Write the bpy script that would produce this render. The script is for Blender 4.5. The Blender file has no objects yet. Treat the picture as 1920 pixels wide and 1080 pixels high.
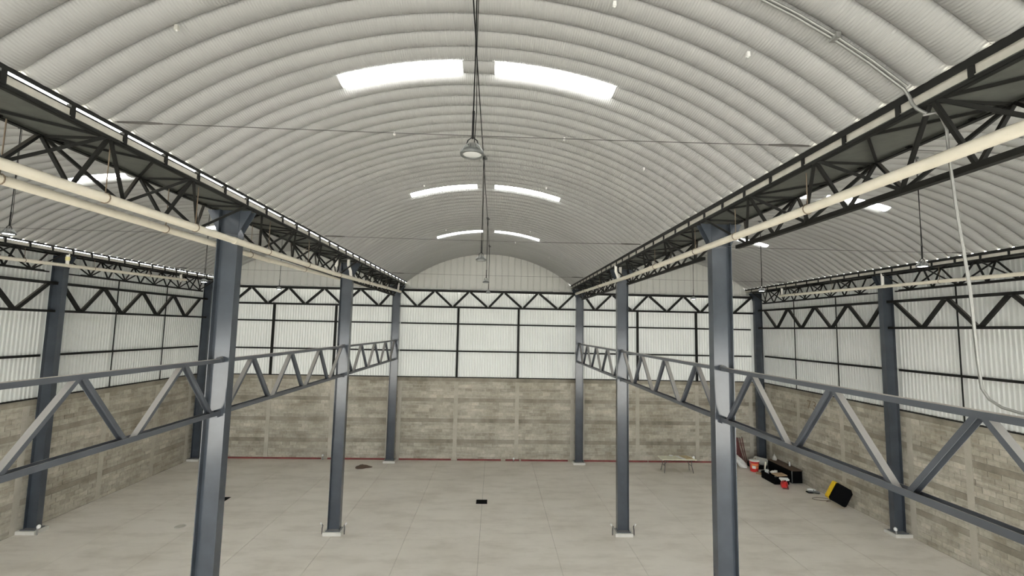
import bpy, math, random
from mathutils import Matrix, Vector

# ------------------------------------------------------------------ camera, sky, exposure
S = bpy.context.scene
COL = S.collection
cam_d = bpy.data.cameras.new('camera'); cam = bpy.data.objects.new('camera', cam_d); COL.objects.link(cam)
cam_d.sensor_width = 36.0; cam_d.lens = 860.0 / 1920.0 * 36.0
cam_d.clip_start = 0.05; cam_d.clip_end = 500
_r = (0.99909230, -0.03785682, 0.01953037)
_u = (-0.02284575, -0.08922178, 0.99574974)
_f = (0.03595338, 0.99529209, 0.09000566)
CAM = (0.3677, 0.0, 7.5)
cam.matrix_world = Matrix(((_r[0], _u[0], -_f[0], CAM[0]), (_r[1], _u[1], -_f[1], CAM[1]),
                           (_r[2], _u[2], -_f[2], CAM[2]), (0, 0, 0, 1)))
S.camera = cam
W = bpy.data.worlds.new('overcast_sky'); S.world = W; W.use_nodes = True
bg = W.node_tree.nodes['Background']
bg.inputs[0].default_value = (0.93, 0.975, 1.0, 1); bg.inputs[1].default_value = 5.4
sun_d = bpy.data.lights.new('sun', 'SUN'); sun_d.energy = 100.0; sun_d.angle = 0.009; sun_d.color = (1.0, 0.985, 0.95)
sun = bpy.data.objects.new('sun', sun_d); COL.objects.link(sun); sun.location = (10, 40, 60)
sun.rotation_euler = Vector((0.0, -0.42, -0.9)).to_track_quat('-Z', 'Y').to_euler()
S.view_settings.view_transform = 'Standard'; S.view_settings.look = 'None'
S.view_settings.exposure = 0.1; S.view_settings.gamma = 1.0; S.view_settings.use_curve_mapping = False

# ------------------------------------------------------------------ dimensions (metres)
B = 10.6                      # bay width
XC = B / 2                    # nave column lines at +-5.3, wall column lines at +-15.9
Y1, Y2, Y3 = 9.86, 17.65, 26.6
YF, YW = -7.0, 27.07          # open front, far wall face
XW = 16.25                    # side wall face
ZB = 4.65                     # top of block wall
RAIL = 4.84                   # half span of a roof vault
RR, ZC = 7.635, 4.265         # vault radius and centre height
PITCH = 0.385                 # roof panel width
rnd = random.Random(7)

# ------------------------------------------------------------------ materials
def node(nt, typ, **kw):
    n = nt.nodes.new(typ)
    for k, v in kw.items(): setattr(n, k, v)
    return n
def new_mat(name):
    m = bpy.data.materials.new(name); m.use_nodes = True
    nt = m.node_tree
    return m, nt, nt.nodes['Principled BSDF']
def ramp(nt, fac, stops):
    r = node(nt, 'ShaderNodeValToRGB')
    while len(r.color_ramp.elements) < len(stops): r.color_ramp.elements.new(0.5)
    for e, (p, c) in zip(r.color_ramp.elements, stops):
        e.position = p; e.color = (c[0], c[1], c[2], 1)
    nt.links.new(fac, r.inputs[0]); return r.outputs[0]
def noise(nt, scale, detail=4, vec=None, rough=0.55):
    n = node(nt, 'ShaderNodeTexNoise'); n.inputs['Scale'].default_value = scale
    n.inputs['Detail'].default_value = detail; n.inputs['Roughness'].default_value = rough
    if vec is None:
        g = node(nt, 'ShaderNodeNewGeometry'); vec = g.outputs['Position']
    nt.links.new(vec, n.inputs['Vector']); return n.outputs['Fac']
def mixc(nt, fac, a, b, blend='MIX'):
    m = node(nt, 'ShaderNodeMix', data_type='RGBA', blend_type=blend)
    if isinstance(fac, (int, float)): m.inputs[0].default_value = fac
    else: nt.links.new(fac, m.inputs[0])
    for i, v in ((6, a), (7, b)):
        if isinstance(v, tuple): m.inputs[i].default_value = (v[0], v[1], v[2], 1)
        else: nt.links.new(v, m.inputs[i])
    return m.outputs[2]
def math_n(nt, op, a, b=None, c=None):
    m = node(nt, 'ShaderNodeMath', operation=op)
    for i, v in enumerate((a, b, c)):
        if v is None: continue
        if isinstance(v, (int, float)): m.inputs[i].default_value = v
        else: nt.links.new(v, m.inputs[i])
    return m.outputs[0]
def bump(nt, p, height, strength, dist):
    b = node(nt, 'ShaderNodeBump'); b.inputs['Strength'].default_value = strength
    b.inputs['Distance'].default_value = dist
    nt.links.new(height, b.inputs['Height']); nt.links.new(b.outputs[0], p.inputs['Normal'])

def plain(name, col, rough=0.5, metal=0.0, spec=0.5, var=0.12, scale=6.0, emit=None):
    m, nt, p = new_mat(name)
    d = tuple(c * (1 - var) for c in col); l = tuple(min(1, c * (1 + var)) for c in col)
    nt.links.new(ramp(nt, noise(nt, scale), [(0.3, d), (0.7, l)]), p.inputs['Base Color'])
    p.inputs['Roughness'].default_value = rough; p.inputs['Metallic'].default_value = metal
    p.inputs['Specular IOR Level'].default_value = spec
    if emit:
        p.inputs['Emission Color'].default_value = (emit[0], emit[1], emit[2], 1)
        p.inputs['Emission Strength'].default_value = emit[3]
    return m

def steel_paint(name, col, rough, top_tint=0.75, spec=0.5):
    m, nt, p = new_mat(name)
    g = node(nt, 'ShaderNodeNewGeometry'); sp = node(nt, 'ShaderNodeSeparateXYZ')
    nt.links.new(g.outputs['Normal'], sp.inputs[0])
    mr = node(nt, 'ShaderNodeMapRange'); mr.inputs[1].default_value = 0.45; mr.inputs[2].default_value = 0.92
    mr.inputs[3].default_value = 0.0; mr.inputs[4].default_value = top_tint
    nt.links.new(sp.outputs[2], mr.inputs[0])
    base = ramp(nt, noise(nt, 1.7, 5), [(0.35, tuple(c * 0.88 for c in col)), (0.65, tuple(c * 1.12 for c in col))])
    nt.links.new(mixc(nt, mr.outputs[0], base, (0.42, 0.385, 0.335)), p.inputs['Base Color'])  # upward faces are mixed towards pale beige
    rgh = math_n(nt, 'MULTIPLY_ADD', mr.outputs[0], 0.5, rough)
    nt.links.new(rgh, p.inputs['Roughness']); p.inputs['Specular IOR Level'].default_value = spec
    return m

def roof_mat():
    m, nt, p = new_mat('zinc_roof_sheet')
    tc = node(nt, 'ShaderNodeTexCoord'); sp = node(nt, 'ShaderNodeSeparateXYZ'); nt.links.new(tc.outputs['Object'], sp.inputs[0])
    th = math_n(nt, 'ARCTAN2', sp.outputs[0], sp.outputs[2])
    w = math_n(nt, 'SINE', math_n(nt, 'MULTIPLY', th, RR * 2 * math.pi / 0.036))
    oi = node(nt, 'ShaderNodeObjectInfo')
    t = ramp(nt, oi.outputs['Random'], [(0, (0.352, 0.352, 0.338)), (1, (0.382, 0.382, 0.368))])
    n2 = ramp(nt, noise(nt, 0.55, 4), [(0.3, (0.93, 0.93, 0.92)), (0.7, (1, 1, 1))])
    c = mixc(nt, 1.0, t, n2, 'MULTIPLY')
    nt.links.new(c, p.inputs['Base Color'])
    p.inputs['Roughness'].default_value = 0.5; p.inputs['Metallic'].default_value = 0.0
    p.inputs['Specular IOR Level'].default_value = 0.35
    bump(nt, p, w, 0.5, 0.005)
    return m

def translucent(name, col, frac, rough=0.5):
    m, nt, p = new_mat(name)
    nt.links.new(ramp(nt, noise(nt, 0.8, 3), [(0.3, tuple(c * 0.95 for c in col)), (0.7, col)]), p.inputs['Base Color'])
    p.inputs['Roughness'].default_value = rough; p.inputs['Specular IOR Level'].default_value = 0.3
    t = node(nt, 'ShaderNodeBsdfTranslucent'); t.inputs[0].default_value = (col[0], col[1], col[2], 1)
    mx = node(nt, 'ShaderNodeMixShader'); mx.inputs[0].default_value = frac
    nt.links.new(p.outputs[0], mx.inputs[1]); nt.links.new(t.outputs[0], mx.inputs[2])
    nt.links.new(mx.outputs[0], nt.nodes['Material Output'].inputs[0]); return m

def floor_mat():
    m, nt, p = new_mat('floor_concrete')
    c = ramp(nt, noise(nt, 0.35, 6, rough=0.6), [(0.25, (0.64, 0.59, 0.51)), (0.5, (0.75, 0.70, 0.618)), (0.75, (0.81, 0.76, 0.678))])
    mp = node(nt, 'ShaderNodeMapping'); g = node(nt, 'ShaderNodeNewGeometry'); nt.links.new(g.outputs['Position'], mp.inputs[0])
    mp.inputs['Scale'].default_value = (0.6, 1.8, 1)
    st = ramp(nt, noise(nt, 0.9, 5, mp.outputs[0], 0.65), [(0.36, (0.88, 0.87, 0.85)), (0.52, (1, 1, 1)), (0.8, (1.03, 1.03, 1.03))])
    nt.links.new(mixc(nt, 1.0, c, st, 'MULTIPLY'), p.inputs['Base Color'])
    p.inputs['Roughness'].default_value = 0.5; p.inputs['Specular IOR Level'].default_value = 0.4
    bump(nt, p, noise(nt, 14, 4), 0.08, 0.01)
    return m

def block_mat():
    m, nt, p = new_mat('grey_block')
    oi = node(nt, 'ShaderNodeObjectInfo'); g = node(nt, 'ShaderNodeNewGeometry')
    r = math_n(nt, 'FRACT', math_n(nt, 'ADD', oi.outputs['Random'], g.outputs['Random Per Island']))
    a = ramp(nt, r, [(0, (0.395, 0.365, 0.30)), (0.35, (0.455, 0.422, 0.352)), (0.7, (0.49, 0.456, 0.382)), (1, (0.545, 0.51, 0.432))])
    n1 = ramp(nt, noise(nt, 0.9, 5), [(0.3, (0.72, 0.70, 0.66)), (0.6, (1, 1, 1)), (0.8, (1.1, 1.08, 1.06))])
    n2 = ramp(nt, noise(nt, 9, 4), [(0.3, (0.84, 0.84, 0.83)), (0.7, (1.08, 1.08, 1.08))])
    mp = node(nt, 'ShaderNodeMapping'); nt.links.new(g.outputs['Position'], mp.inputs[0]); mp.inputs['Scale'].default_value = (0.5, 0.5, 5.0)
    n3 = ramp(nt, noise(nt, 1.0, 4, mp.outputs[0], 0.6), [(0.32, (0.76, 0.75, 0.73)), (0.5, (1, 1, 1)), (0.72, (1.12, 1.11, 1.09))])
    c = mixc(nt, 1.0, mixc(nt, 1.0, mixc(nt, 1.0, a, n1, 'MULTIPLY'), n2, 'MULTIPLY'), n3, 'MULTIPLY')
    nt.links.new(c, p.inputs['Base Color']); p.inputs['Roughness'].default_value = 0.95
    p.inputs['Specular IOR Level'].default_value = 0.15
    bump(nt, p, noise(nt, 40, 3), 0.35, 0.01)
    return m

def concrete(name, lo, hi, scale=1.3):
    m, nt, p = new_mat(name)
    c = ramp(nt, noise(nt, scale, 6, rough=0.65), [(0.28, lo), (0.72, hi)])
    nt.links.new(c, p.inputs['Base Color']); p.inputs['Roughness'].default_value = 0.9
    p.inputs['Specular IOR Level'].default_value = 0.2
    bump(nt, p, noise(nt, 18, 4), 0.25, 0.01); return m

M = dict(
    column=steel_paint('blue_grey_column_paint', (0.048, 0.057, 0.069), 0.17, 0.4, 0.5),
    steel=steel_paint('shade_dark_steel_paint', (0.014, 0.014, 0.0125), 0.6, 0.25, 0.15),  # same paint as the trusses, darkened to carry the shade under the roof
    shade_soffit=plain('shade_dark_gutter_underside', (0.10, 0.105, 0.092), 0.6, 0, 0.3),  # gutter metal darkened: shade under the trough is put into the colour
    truss=steel_paint('grey_truss_paint', (0.075, 0.083, 0.095), 0.40, 0.9),
    roof=roof_mat(),
    pane=translucent('skylight_plastic', (0.96, 0.97, 0.98), 0.85, 0.4),
    sheet=translucent('white_wall_sheet', (0.63, 0.64, 0.61), 0.013, 0.45),
    gable=translucent('gable_sheet', (0.54, 0.54, 0.50), 0.002, 0.5),
    floor=floor_mat(),
    joint=plain('joint_dirt', (0.24, 0.215, 0.175), 0.95),
    block=block_mat(),
    mortar=concrete('mortar', (0.40, 0.37, 0.31), (0.58, 0.55, 0.47), 3),
    tie=concrete('cast_concrete', (0.37, 0.34, 0.28), (0.51, 0.475, 0.40)),
    bond=concrete('bond_beam_concrete', (0.17, 0.15, 0.115), (0.40, 0.37, 0.30), 0.9),
    plinth=concrete('plinth_concrete', (0.52, 0.50, 0.45), (0.66, 0.64, 0.58)),
    gutter=plain('galvanised_gutter', (0.50, 0.48, 0.42), 0.55, 0.0, 0.4),
    pvc=plain('cream_pvc', (0.74, 0.69, 0.57), 0.42, 0, 0.5, 0.05),
    pvcw=plain('white_pvc', (0.80, 0.78, 0.72), 0.42, 0, 0.5, 0.05),
    yellowpvc=plain('pale_yellow_tape', (0.80, 0.74, 0.36), 0.5),
    hanger=plain('brown_hanger', (0.16, 0.12, 0.08), 0.6),
    galv=plain('galvanised_tube', (0.27, 0.27, 0.255), 0.4, 0.5, 0.5, 0.08, 20),
    wire=plain('steel_wire', (0.07, 0.065, 0.06), 0.6),
    cord=plain('black_cord', (0.008, 0.008, 0.008), 0.7, 0, 0.15),
    alu=plain('cast_aluminium', (0.45, 0.46, 0.45), 0.35, 0.8),
    lampdark=plain('lamp_rim', (0.12, 0.125, 0.12), 0.45, 0.3),
    lens=plain('lamp_lens', (0.62, 0.63, 0.61), 0.25, 0, 0.5, 0.05),
    lenslit=plain('lit_lamp_lens', (0.9, 0.9, 0.95), 0.3, 0, 0.5, 0.02, emit=(0.93, 0.95, 1.0, 30.0)),
    white=plain('white_plastic', (0.85, 0.85, 0.82), 0.4, 0, 0.5, 0.04),
    red=plain('red_paint_strip', (0.20, 0.05, 0.045), 0.7, 0, 0.3, 0.3, 2.0),
    redp=plain('red_plastic', (0.60, 0.03, 0.03), 0.35),
    orange=plain('orange_print', (0.85, 0.26, 0.10), 0.45),
    maroon=plain('maroon_steel', (0.14, 0.045, 0.04), 0.6),
    black=plain('black_plastic', (0.004, 0.004, 0.0045), 0.7, 0, 0.06),
    yellow=plain('yellow_plastic', (0.80, 0.52, 0.01), 0.4),
    wood=plain('bare_plywood', (0.56, 0.45, 0.26), 0.65, 0, 0.3, 0.15, 4),
    card=plain('brown_cardboard', (0.40, 0.28, 0.17), 0.8),
    tabletop=plain('cream_table_top', (0.80, 0.77, 0.60), 0.5),
    bag=plain('white_sack', (0.85, 0.84, 0.80), 0.8),
    tin=plain('pale_grey_roll', (0.50, 0.49, 0.44), 0.6),
    blue=plain('dark_blue_cloth', (0.05, 0.05, 0.16), 0.8),
    dirt=plain('brown_dirt', (0.09, 0.06, 0.04), 0.95),
    iron=plain('black_cast_iron', (0.006, 0.0055, 0.005), 0.8, 0, 0.1),
    paintmark=plain('brown_brush_paint', (0.20, 0.155, 0.105), 0.9),
    ground=concrete('yard_ground', (0.24, 0.235, 0.22), (0.30, 0.295, 0.28), 0.3),
)

# ------------------------------------------------------------------ mesh helpers
class MB:
    def __init__(s): s.v = []; s.f = []; s.sm = []
    def add(s, vs, fs, smooth=False):
        o = len(s.v); s.v += [tuple(v) for v in vs]
        s.f += [tuple(i + o for i in f) for f in fs]; s.sm += [smooth] * len(fs); return s
    def box(s, x0, x1, y0, y1, z0, z1):
        return s.add([(x0, y0, z0), (x1, y0, z0), (x1, y1, z0), (x0, y1, z0), (x0, y0, z1), (x1, y0, z1), (x1, y1, z1), (x0, y1, z1)],
                     [(3, 2, 1, 0), (4, 5, 6, 7), (0, 1, 5, 4), (1, 2, 6, 5), (2, 3, 7, 6), (3, 0, 4, 7)])
    def sweep(s, prof, p0, p1, up=(0, 0, 1), smooth=False):
        """prof: closed outline [(a,b)], a along side axis, b along up axis"""
        p0 = Vector(p0); p1 = Vector(p1); d = (p1 - p0).normalized(); u = Vector(up); u = (u - d * u.dot(d)).normalized(); sd = d.cross(u)
        n = len(prof); vs = [p + sd * a + u * b for p in (p0, p1) for a, b in prof]
        fs = [(i, (i + 1) % n, n + (i + 1) % n, n + i) for i in range(n)]
        s.add(vs, fs, smooth)
        s.add(vs, [tuple(range(n - 1, -1, -1)), tuple(range(n, 2 * n))])
        return s
    def tube(s, pts, r, n=8, cap=True):
        pts = [Vector(p) for p in pts]; rings = []
        t = (pts[1] - pts[0]).normalized(); a = Vector((0, 0, 1)) if abs(t.z) < 0.9 else Vector((1, 0, 0)); u = (a - t * a.dot(t)).normalized()
        vs = []
        for i, p in enumerate(pts):
            q0 = pts[max(0, i - 1)]; q1 = pts[min(len(pts) - 1, i + 1)]; t = (q1 - q0).normalized()
            u = (u - t * u.dot(t)).normalized(); w = t.cross(u); rr = r[i] if isinstance(r, (list, tuple)) else r
            vs += [p + (u * math.cos(2 * math.pi * k / n) + w * math.sin(2 * math.pi * k / n)) * rr for k in range(n)]
        fs = [(i * n + k, i * n + (k + 1) % n, (i + 1) * n + (k + 1) % n, (i + 1) * n + k) for i in range(len(pts) - 1) for k in range(n)]
        s.add(vs, fs, True)
        if cap: s.add(vs, [tuple(range(n - 1, -1, -1)), tuple(range(len(vs) - n, len(vs)))])
        return s
    def lathe(s, prof, c=(0, 0, 0), n=24):
        vs = [(c[0] + r * math.cos(2 * math.pi * k / n), c[1] + r * math.sin(2 * math.pi * k / n), c[2] + z) for r, z in prof for k in range(n)]
        fs = [(i * n + k, i * n + (k + 1) % n, (i + 1) * n + (k + 1) % n, (i + 1) * n + k) for i in range(len(prof) - 1) for k in range(n)]
        s.add(vs, fs, True); s.add(vs, [tuple(range(n - 1, -1, -1)), tuple(range(len(vs) - n, len(vs)))]); return s
    def prism(s, poly, d):
        """poly: 3D outline, d: extrusion vector"""
        n = len(poly); d = Vector(d); vs = [Vector(p) for p in poly] + [Vector(p) + d for p in poly]
        return s.add(vs, [tuple(range(n - 1, -1, -1)), tuple(range(n, 2 * n))] + [(i, (i + 1) % n, n + (i + 1) % n, n + i) for i in range(n)])
    def mesh(s, name, mat, off=(0, 0, 0)):
        me = bpy.data.meshes.new(name)
        me.from_pydata([(x - off[0], y - off[1], z - off[2]) for x, y, z in s.v], [], s.f)
        me.polygons.foreach_set('use_smooth', s.sm); me.materials.append(M[mat]); me.update(); return me
def link(name, me, parent=None, loc=(0, 0, 0), rz=0.0):
    o = bpy.data.objects.new(name, me); COL.objects.link(o); o.location = loc
    if rz: o.rotation_euler = (0, 0, rz)
    if parent is not None: o.parent = parent
    return o
def tag(o, label=None, cat=None, group=None, kind=None):
    if label: o['label'] = label
    if cat: o['category'] = cat
    if group: o['group'] = group
    if kind: o['kind'] = kind
    return o
def empty(name, loc=(0, 0, 0), rz=0.0):
    o = bpy.data.objects.new(name, None); COL.objects.link(o); o.location = loc; o.empty_display_size = 0.2
    if rz: o.rotation_euler = (0, 0, rz)
    return o
def part(name, mb, mat, parent):
    """mb is in world coordinates; parent is an unrotated empty (or a part under one)"""
    o = (0, 0, 0); q = parent
    while q is not None:
        o = tuple(a + b for a, b in zip(o, q.location)); q = q.parent
    return link(name, mb.mesh(name, mat, o), parent)
def solo(name, mb, mat, base, label, cat, group=None):
    return tag(link(name, mb.mesh(name, mat, base), None, base), label, cat, group)
def thing(name, label, cat, loc, group=None): return tag(empty(name, loc), label, cat, group)
def struct(name, loc=(0, 0, 0), label=None): return tag(empty(name, loc), label, None, None, 'structure')
def bar(w, h): return [(-w / 2, -h / 2), (w / 2, -h / 2), (w / 2, h / 2), (-w / 2, h / 2)]
def channel(w, d, t=0.008):
    """C section: web at b=0, flanges towards -b (open side away from 'up')"""
    return [(-w / 2, 0), (-w / 2, -d), (-w / 2 + t, -d), (-w / 2 + t, -t), (w / 2 - t, -t), (w / 2 - t, -d), (w / 2, -d), (w / 2, 0)]
def angle(w, h, t=0.008): return [(0, 0), (w, 0), (w, t), (t, t), (t, h), (0, h)]
def strut(name, prof, p0, p1, mat, parent, up=(0, 0, 1)): return part(name, MB().sweep(prof, p0, p1, up), mat, parent)

# ================================================================== STRUCTURE
# ---- yard outside the open front
solo_g = MB().box(-90, 90, -120, 120, -0.35, -0.25)
tag(link('ground_outside', solo_g.mesh('ground_outside', 'ground')), 'pale yard ground outside the warehouse', None, None, 'structure')

# ---- floor: poured slabs between saw-cut joints
fl = tag(link('floor', MB().box(-XW - .3, XW + .3, YF, YW + .3, -0.24, -0.02).mesh('floor', 'joint')), 'light brown concrete floor slab with straight joints', None, None, 'structure')
xs = [-XW] + [2.65 * k for k in range(-6, 7)] + [XW]
ys = [YF, 1.0, Y1, Y2, YW]
for i in range(len(xs) - 1):
    for j in range(len(ys) - 1):
        g = 0.005
        link('floor_slab', MB().box(xs[i] + g, xs[i + 1] - g, ys[j] + g, ys[j + 1] - g, -0.02, 0.0).mesh('floor_slab', 'floor'), fl)

# ---- ceiling: three vaults of rolled metal panels
ceil = struct('ceiling', (0, 0, 0), 'arched roof of pale ribbed metal panels')
TH0 = math.asin((RAIL + 0.03) / RR)
def panel_mb(th_ranges, depth=0.08, pw=PITCH - 0.004, across=10, lip=True):
    mb = MB()
    for a, b in th_ranges:
        n = max(3, int(44 * (b - a) / (2 * TH0)))
        prof = []
        for k in range(across + 1):
            s = -1 + 2 * k / across; prof.append((s * pw / 2, depth * abs(s) ** 2.3))
        if lip: prof = [(-pw / 2, depth + 0.035)] + prof + [(pw / 2, depth + 0.035)]
        m = len(prof); vs = []
        for i in range(n + 1):
            th = a + (b - a) * i / n
            for y, h in prof: vs.append(((RR + h) * math.sin(th), y, (RR + h) * math.cos(th)))
        fs = [(i * m + j, i * m + j + 1, (i + 1) * m + j + 1, (i + 1) * m + j) for i in range(n) for j in range(m - 1)]
        mb.add(vs, fs, True)
    return mb
t_in, t_out = math.asin(0.275 / RR), math.asin(2.3 / RR)
me_full = panel_mb([(-TH0, TH0)]).mesh('roof_panel', 'roof')
me_gap = panel_mb([(-TH0, -t_out), (-t_in, t_in), (t_out, TH0)]).mesh('roof_panel_with_gaps', 'roof')
me_pane = {s: panel_mb([(t_in, t_out) if s > 0 else (-t_out, -t_in)]).mesh('skylight_pane', 'pane') for s in (-1, 1)}
ROWS = {0, 17, 34, 51}
k0 = -37
for bx in (-B, 0, B):
    k = k0
    while True:
        y = 7.325 + PITCH * (k + 0.5)
        if y > YW + 0.45: break
        sky = k % 17 == 0 and k < 40
        link('roof_panel', me_gap if sky else me_full, ceil, (bx, y, ZC))
        if sky:
            for s in (-1, 1): link('skylight_pane', me_pane[s], ceil, (bx, y, ZC)).__setitem__('label', 'glowing white translucent skylight pane')
        k += 1

# ---- walls
TIERS = [(1.1625 * t, 1.1625 * t + 0.95, 1.1625 * (t + 1)) for t in range(4)]
def corr(length, height, z0, flip, top=None, pitch=0.15, depth=-0.05, crest=(0.085, 0.105, 0.135)):
    """ribbed sheet in local x-z plane, ribs towards +y; top(x) optional"""
    mb = MB(); pts = []; x = 0.0
    while x < length - 1e-6:
        for dx, dy in ((0, 0), (crest[0], 0), (crest[1], depth), (crest[2], depth)):
            if x + dx <= length: pts.append((x + dx, dy))
        x += pitch
    pts.append((length, 0))
    vs = []
    for x, y in pts:
        zt = z0 + height if top is None else top(x)
        vs += [(x, y, z0), (x, y, zt)]
    return mb.add(vs, [(2 * i, 2 * i + 2, 2 * i + 3, 2 * i + 1) for i in range(len(pts) - 1)])
def blocks(a0, a1, rects):
    """block outline list (a, z) along a wall between tie columns a0..a1"""
    for ti, (zb, zt, _) in enumerate(TIERS):
        for c in range(5):
            z0 = zb + c * 0.19; off = 0.2 if c % 2 else 0.0
            x = a0 - off
            while x < a1 - 0.02:
                l, r = max(x, a0), min(x + 0.4, a1)
                if r - l > 0.05: rects.append((l + 0.006, r - 0.006, z0 + 0.006, z0 + 0.184))
                x += 0.4

# far wall -------------------------------------------------------------
wf = struct('wall_far', (0, YW, 0), 'far end wall of grey blocks below white ribbed sheet')
ties = []
for bx in (-B, 0, B):
    ties += [bx - 5.0, bx - B / 6, bx + B / 6, bx + 5.0]
part('mortar_bed', MB().box(-XW, XW, YW + 0.012, YW + 0.25, 0, ZB), 'mortar', wf)
rects = []; edges = [-XW] + ties + [XW]
for a, b in zip(edges[:-1], edges[1:]):
    if b - a > 0.5: blocks(a + (0.11 if a > -XW else 0), b - (0.11 if b < XW else 0), rects)
mb = MB()
for l, r, z0, z1 in rects:
    j = rnd.uniform(-0.004, 0.004); mb.box(l, r, YW + j, YW + 0.03, z0, z1)
tag(part('block_courses', mb, 'block', wf), kind='stuff')
for t in ties: part('tie_column', MB().box(t - 0.11, t + 0.11, YW - 0.006, YW + 0.05, 0, ZB - 0.2), 'tie', wf)
for _, zt, ze in TIERS: part('bond_beam', MB().box(-XW, XW, YW - 0.002 - (0.02 if ze > 4.5 else 0), YW + 0.05, zt, ze - 0.002), 'bond', wf)
part('sill_flashing', MB().box(-XW, XW, YW - 0.05, YW + 0.1, ZB, ZB + 0.045), 'steel', wf)
for bx in (-B, 0, B):
    for s in range(3):
        x0 = bx - B / 2 + s * B / 3; x1 = x0 + B / 3
        if bx < 0 and s == 0: x0 = -XW - 0.12
        if bx > 0 and s == 2: x1 = XW + 0.12
        me = corr(x1 - x0, 9.86 - ZB, ZB, False).mesh('wall_sheet', 'sheet')
        link('wall_sheet', me, wf, (x0, 0.075, 0))
    # gable infill up to the vault
    def top(x): 
        xx = x - B / 2
        return 10.1 if abs(xx) > RAIL - .02 else max(10.1, ZC + math.sqrt(max(0, (RR + 0.05) ** 2 - xx * xx)))
    me = corr(B, 0, 9.66, False, top, 0.38, 0.03, (0.30, 0.325, 0.355)).mesh('gable_sheet', 'gable')
    link('gable_sheet', me, wf, (bx - B / 2, 0.0, 0))
    if bx: part('corner_infill', MB().box(*sorted((bx + math.copysign(B / 2 - .02, bx), math.copysign(XW + .12, bx))), YW + .0, YW + .015, 9.66, 10.2), 'gable', wf)
    part('light_leak_strip', MB().box(bx - B / 2 + .25, bx + B / 2 - .25, YW - 0.03, YW + 0.01, 9.72, 9.80), 'white', wf)  # white strip painted in for the light leaking above the beam
    for z in (7.80, 6.22): part('girt', MB().sweep(channel(0.07, 0.085), (bx - B / 2 + .2, YW - 0.03, z), (bx + B / 2 - .2, YW - 0.03, z)), 'steel', wf)
    for s in (-1, 1): part('mullion', MB().box(bx + s * B / 6 - 0.06, bx + s * B / 6 + 0.06, YW - 0.12, YW - 0.02, ZB + 0.04, 8.68), 'steel', wf)

# side walls ---------------------------------------------------------------
side_mull = [12.46, 15.15, 20.75, 23.75]
for sgn, nm in ((-1, 'left'), (1, 'right')):
    ws = struct('wall_' + nm, (sgn * XW, 0, 0), nm + ' side wall of grey blocks below white ribbed sheet')
    X0 = sgn * XW
    def bx_(a, b): return (min(X0 + sgn * a, X0 + sgn * b), max(X0 + sgn * a, X0 + sgn * b))
    part('mortar_bed', MB().box(*bx_(0.012, 0.25), YF, YW + .25, 0, ZB), 'mortar', ws)
    ties = [YF + .1, -4, -1, 1.0, 4, 7, Y1, 12.46, 15.15, Y2 - 0.32, 20.75, 23.75, Y3 - 0.35]
    rects = []; edges = ties + [YW]
    for a, b in zip(edges[:-1], edges[1:]): blocks(a + 0.11, b - (0.11 if b < YW else 0), rects)
    # the blocks that show largest in view become parts of their own
    def seen(q):
        y = (q[0] + q[1]) / 2; z = (q[2] + q[3]) / 2
        d = Vector((X0 - CAM[0], y, z - CAM[2])); dz = d.dot(Vector(_f))
        if dz < 0.5: return False
        u = 860 * d.dot(Vector(_r)) / dz; v = 860 * d.dot(Vector(_u)) / dz
        return abs(u) < 960 and abs(v) < 540
    vis = sorted([q for q in rects if seen(q)], key=lambda q: q[0])
    keep = set(vis[:300]); rest = MB()
    cache = {}
    for q in rects:
        j = rnd.uniform(-0.006, 0.006)
        if q in keep:
            key = round(q[1] - q[0], 3)
            if key not in cache: cache[key] = MB().box(*( (0, 0.03) if sgn > 0 else (-0.03, 0)), 0, q[1] - q[0], 0, 0.178).mesh('block', 'block')
            link('block', cache[key], ws, (j, q[0], q[2]))
        else: rest.box(*bx_(j, 0.03), q[0], q[1], q[2], q[3])
    tag(part('block_courses', rest, 'block', ws), kind='stuff')
    for t in ties: part('tie_column', MB().box(*bx_(-0.006, 0.05), t - 0.12, t + 0.12, 0, ZB - 0.2), 'tie', ws)
    for _, zt, ze in TIERS: part('bond_beam', MB().box(*bx_(-0.003 - (0.02 if ze > 4.5 else 0), 0.05), YF, YW, zt, ze - 0.002), 'bond', ws)
    part('sill_flashing', MB().box(*bx_(-0.05, 0.1), YF, YW, ZB, ZB + 0.045), 'steel', ws)
    ysh = [YF, -4, -1, 1.0, 4, 7, Y1, 12.46, 15.15, Y2, 20.75, 23.75, YW]
    for a, b in zip(ysh[:-1], ysh[1:]):
        me = corr(b - a, 10.16 - ZB, ZB, False).mesh('wall_sheet', 'sheet')
        if sgn > 0: link('wall_sheet', me, ws, (0.075, b, 0), -math.pi / 2)
        else: link('wall_sheet', me, ws, (-0.075, a, 0), math.pi / 2)
    for a, b in ((Y1 + .1, Y2 - .1), (Y2 + .1, Y3 - .1)):
        part('girt', MB().sweep(channel(0.07, 0.085), (X0 - sgn * 0.03, a, 6.26), (X0 - sgn * 0.03, b, 6.26)), 'steel', ws)
        for zz, hh in ((9.30, 0.05),): part('girt', MB().sweep(bar(0.05, hh), (X0 - sgn * 0.03, a, zz), (X0 - sgn * 0.03, b, zz)), 'steel', ws)
    for y in side_mull: part('sag_rod', MB().box(*bx_(-0.06, -0.03), y - 0.018, y + 0.018, ZB + 0.04, 9.3), 'steel', ws)

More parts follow.
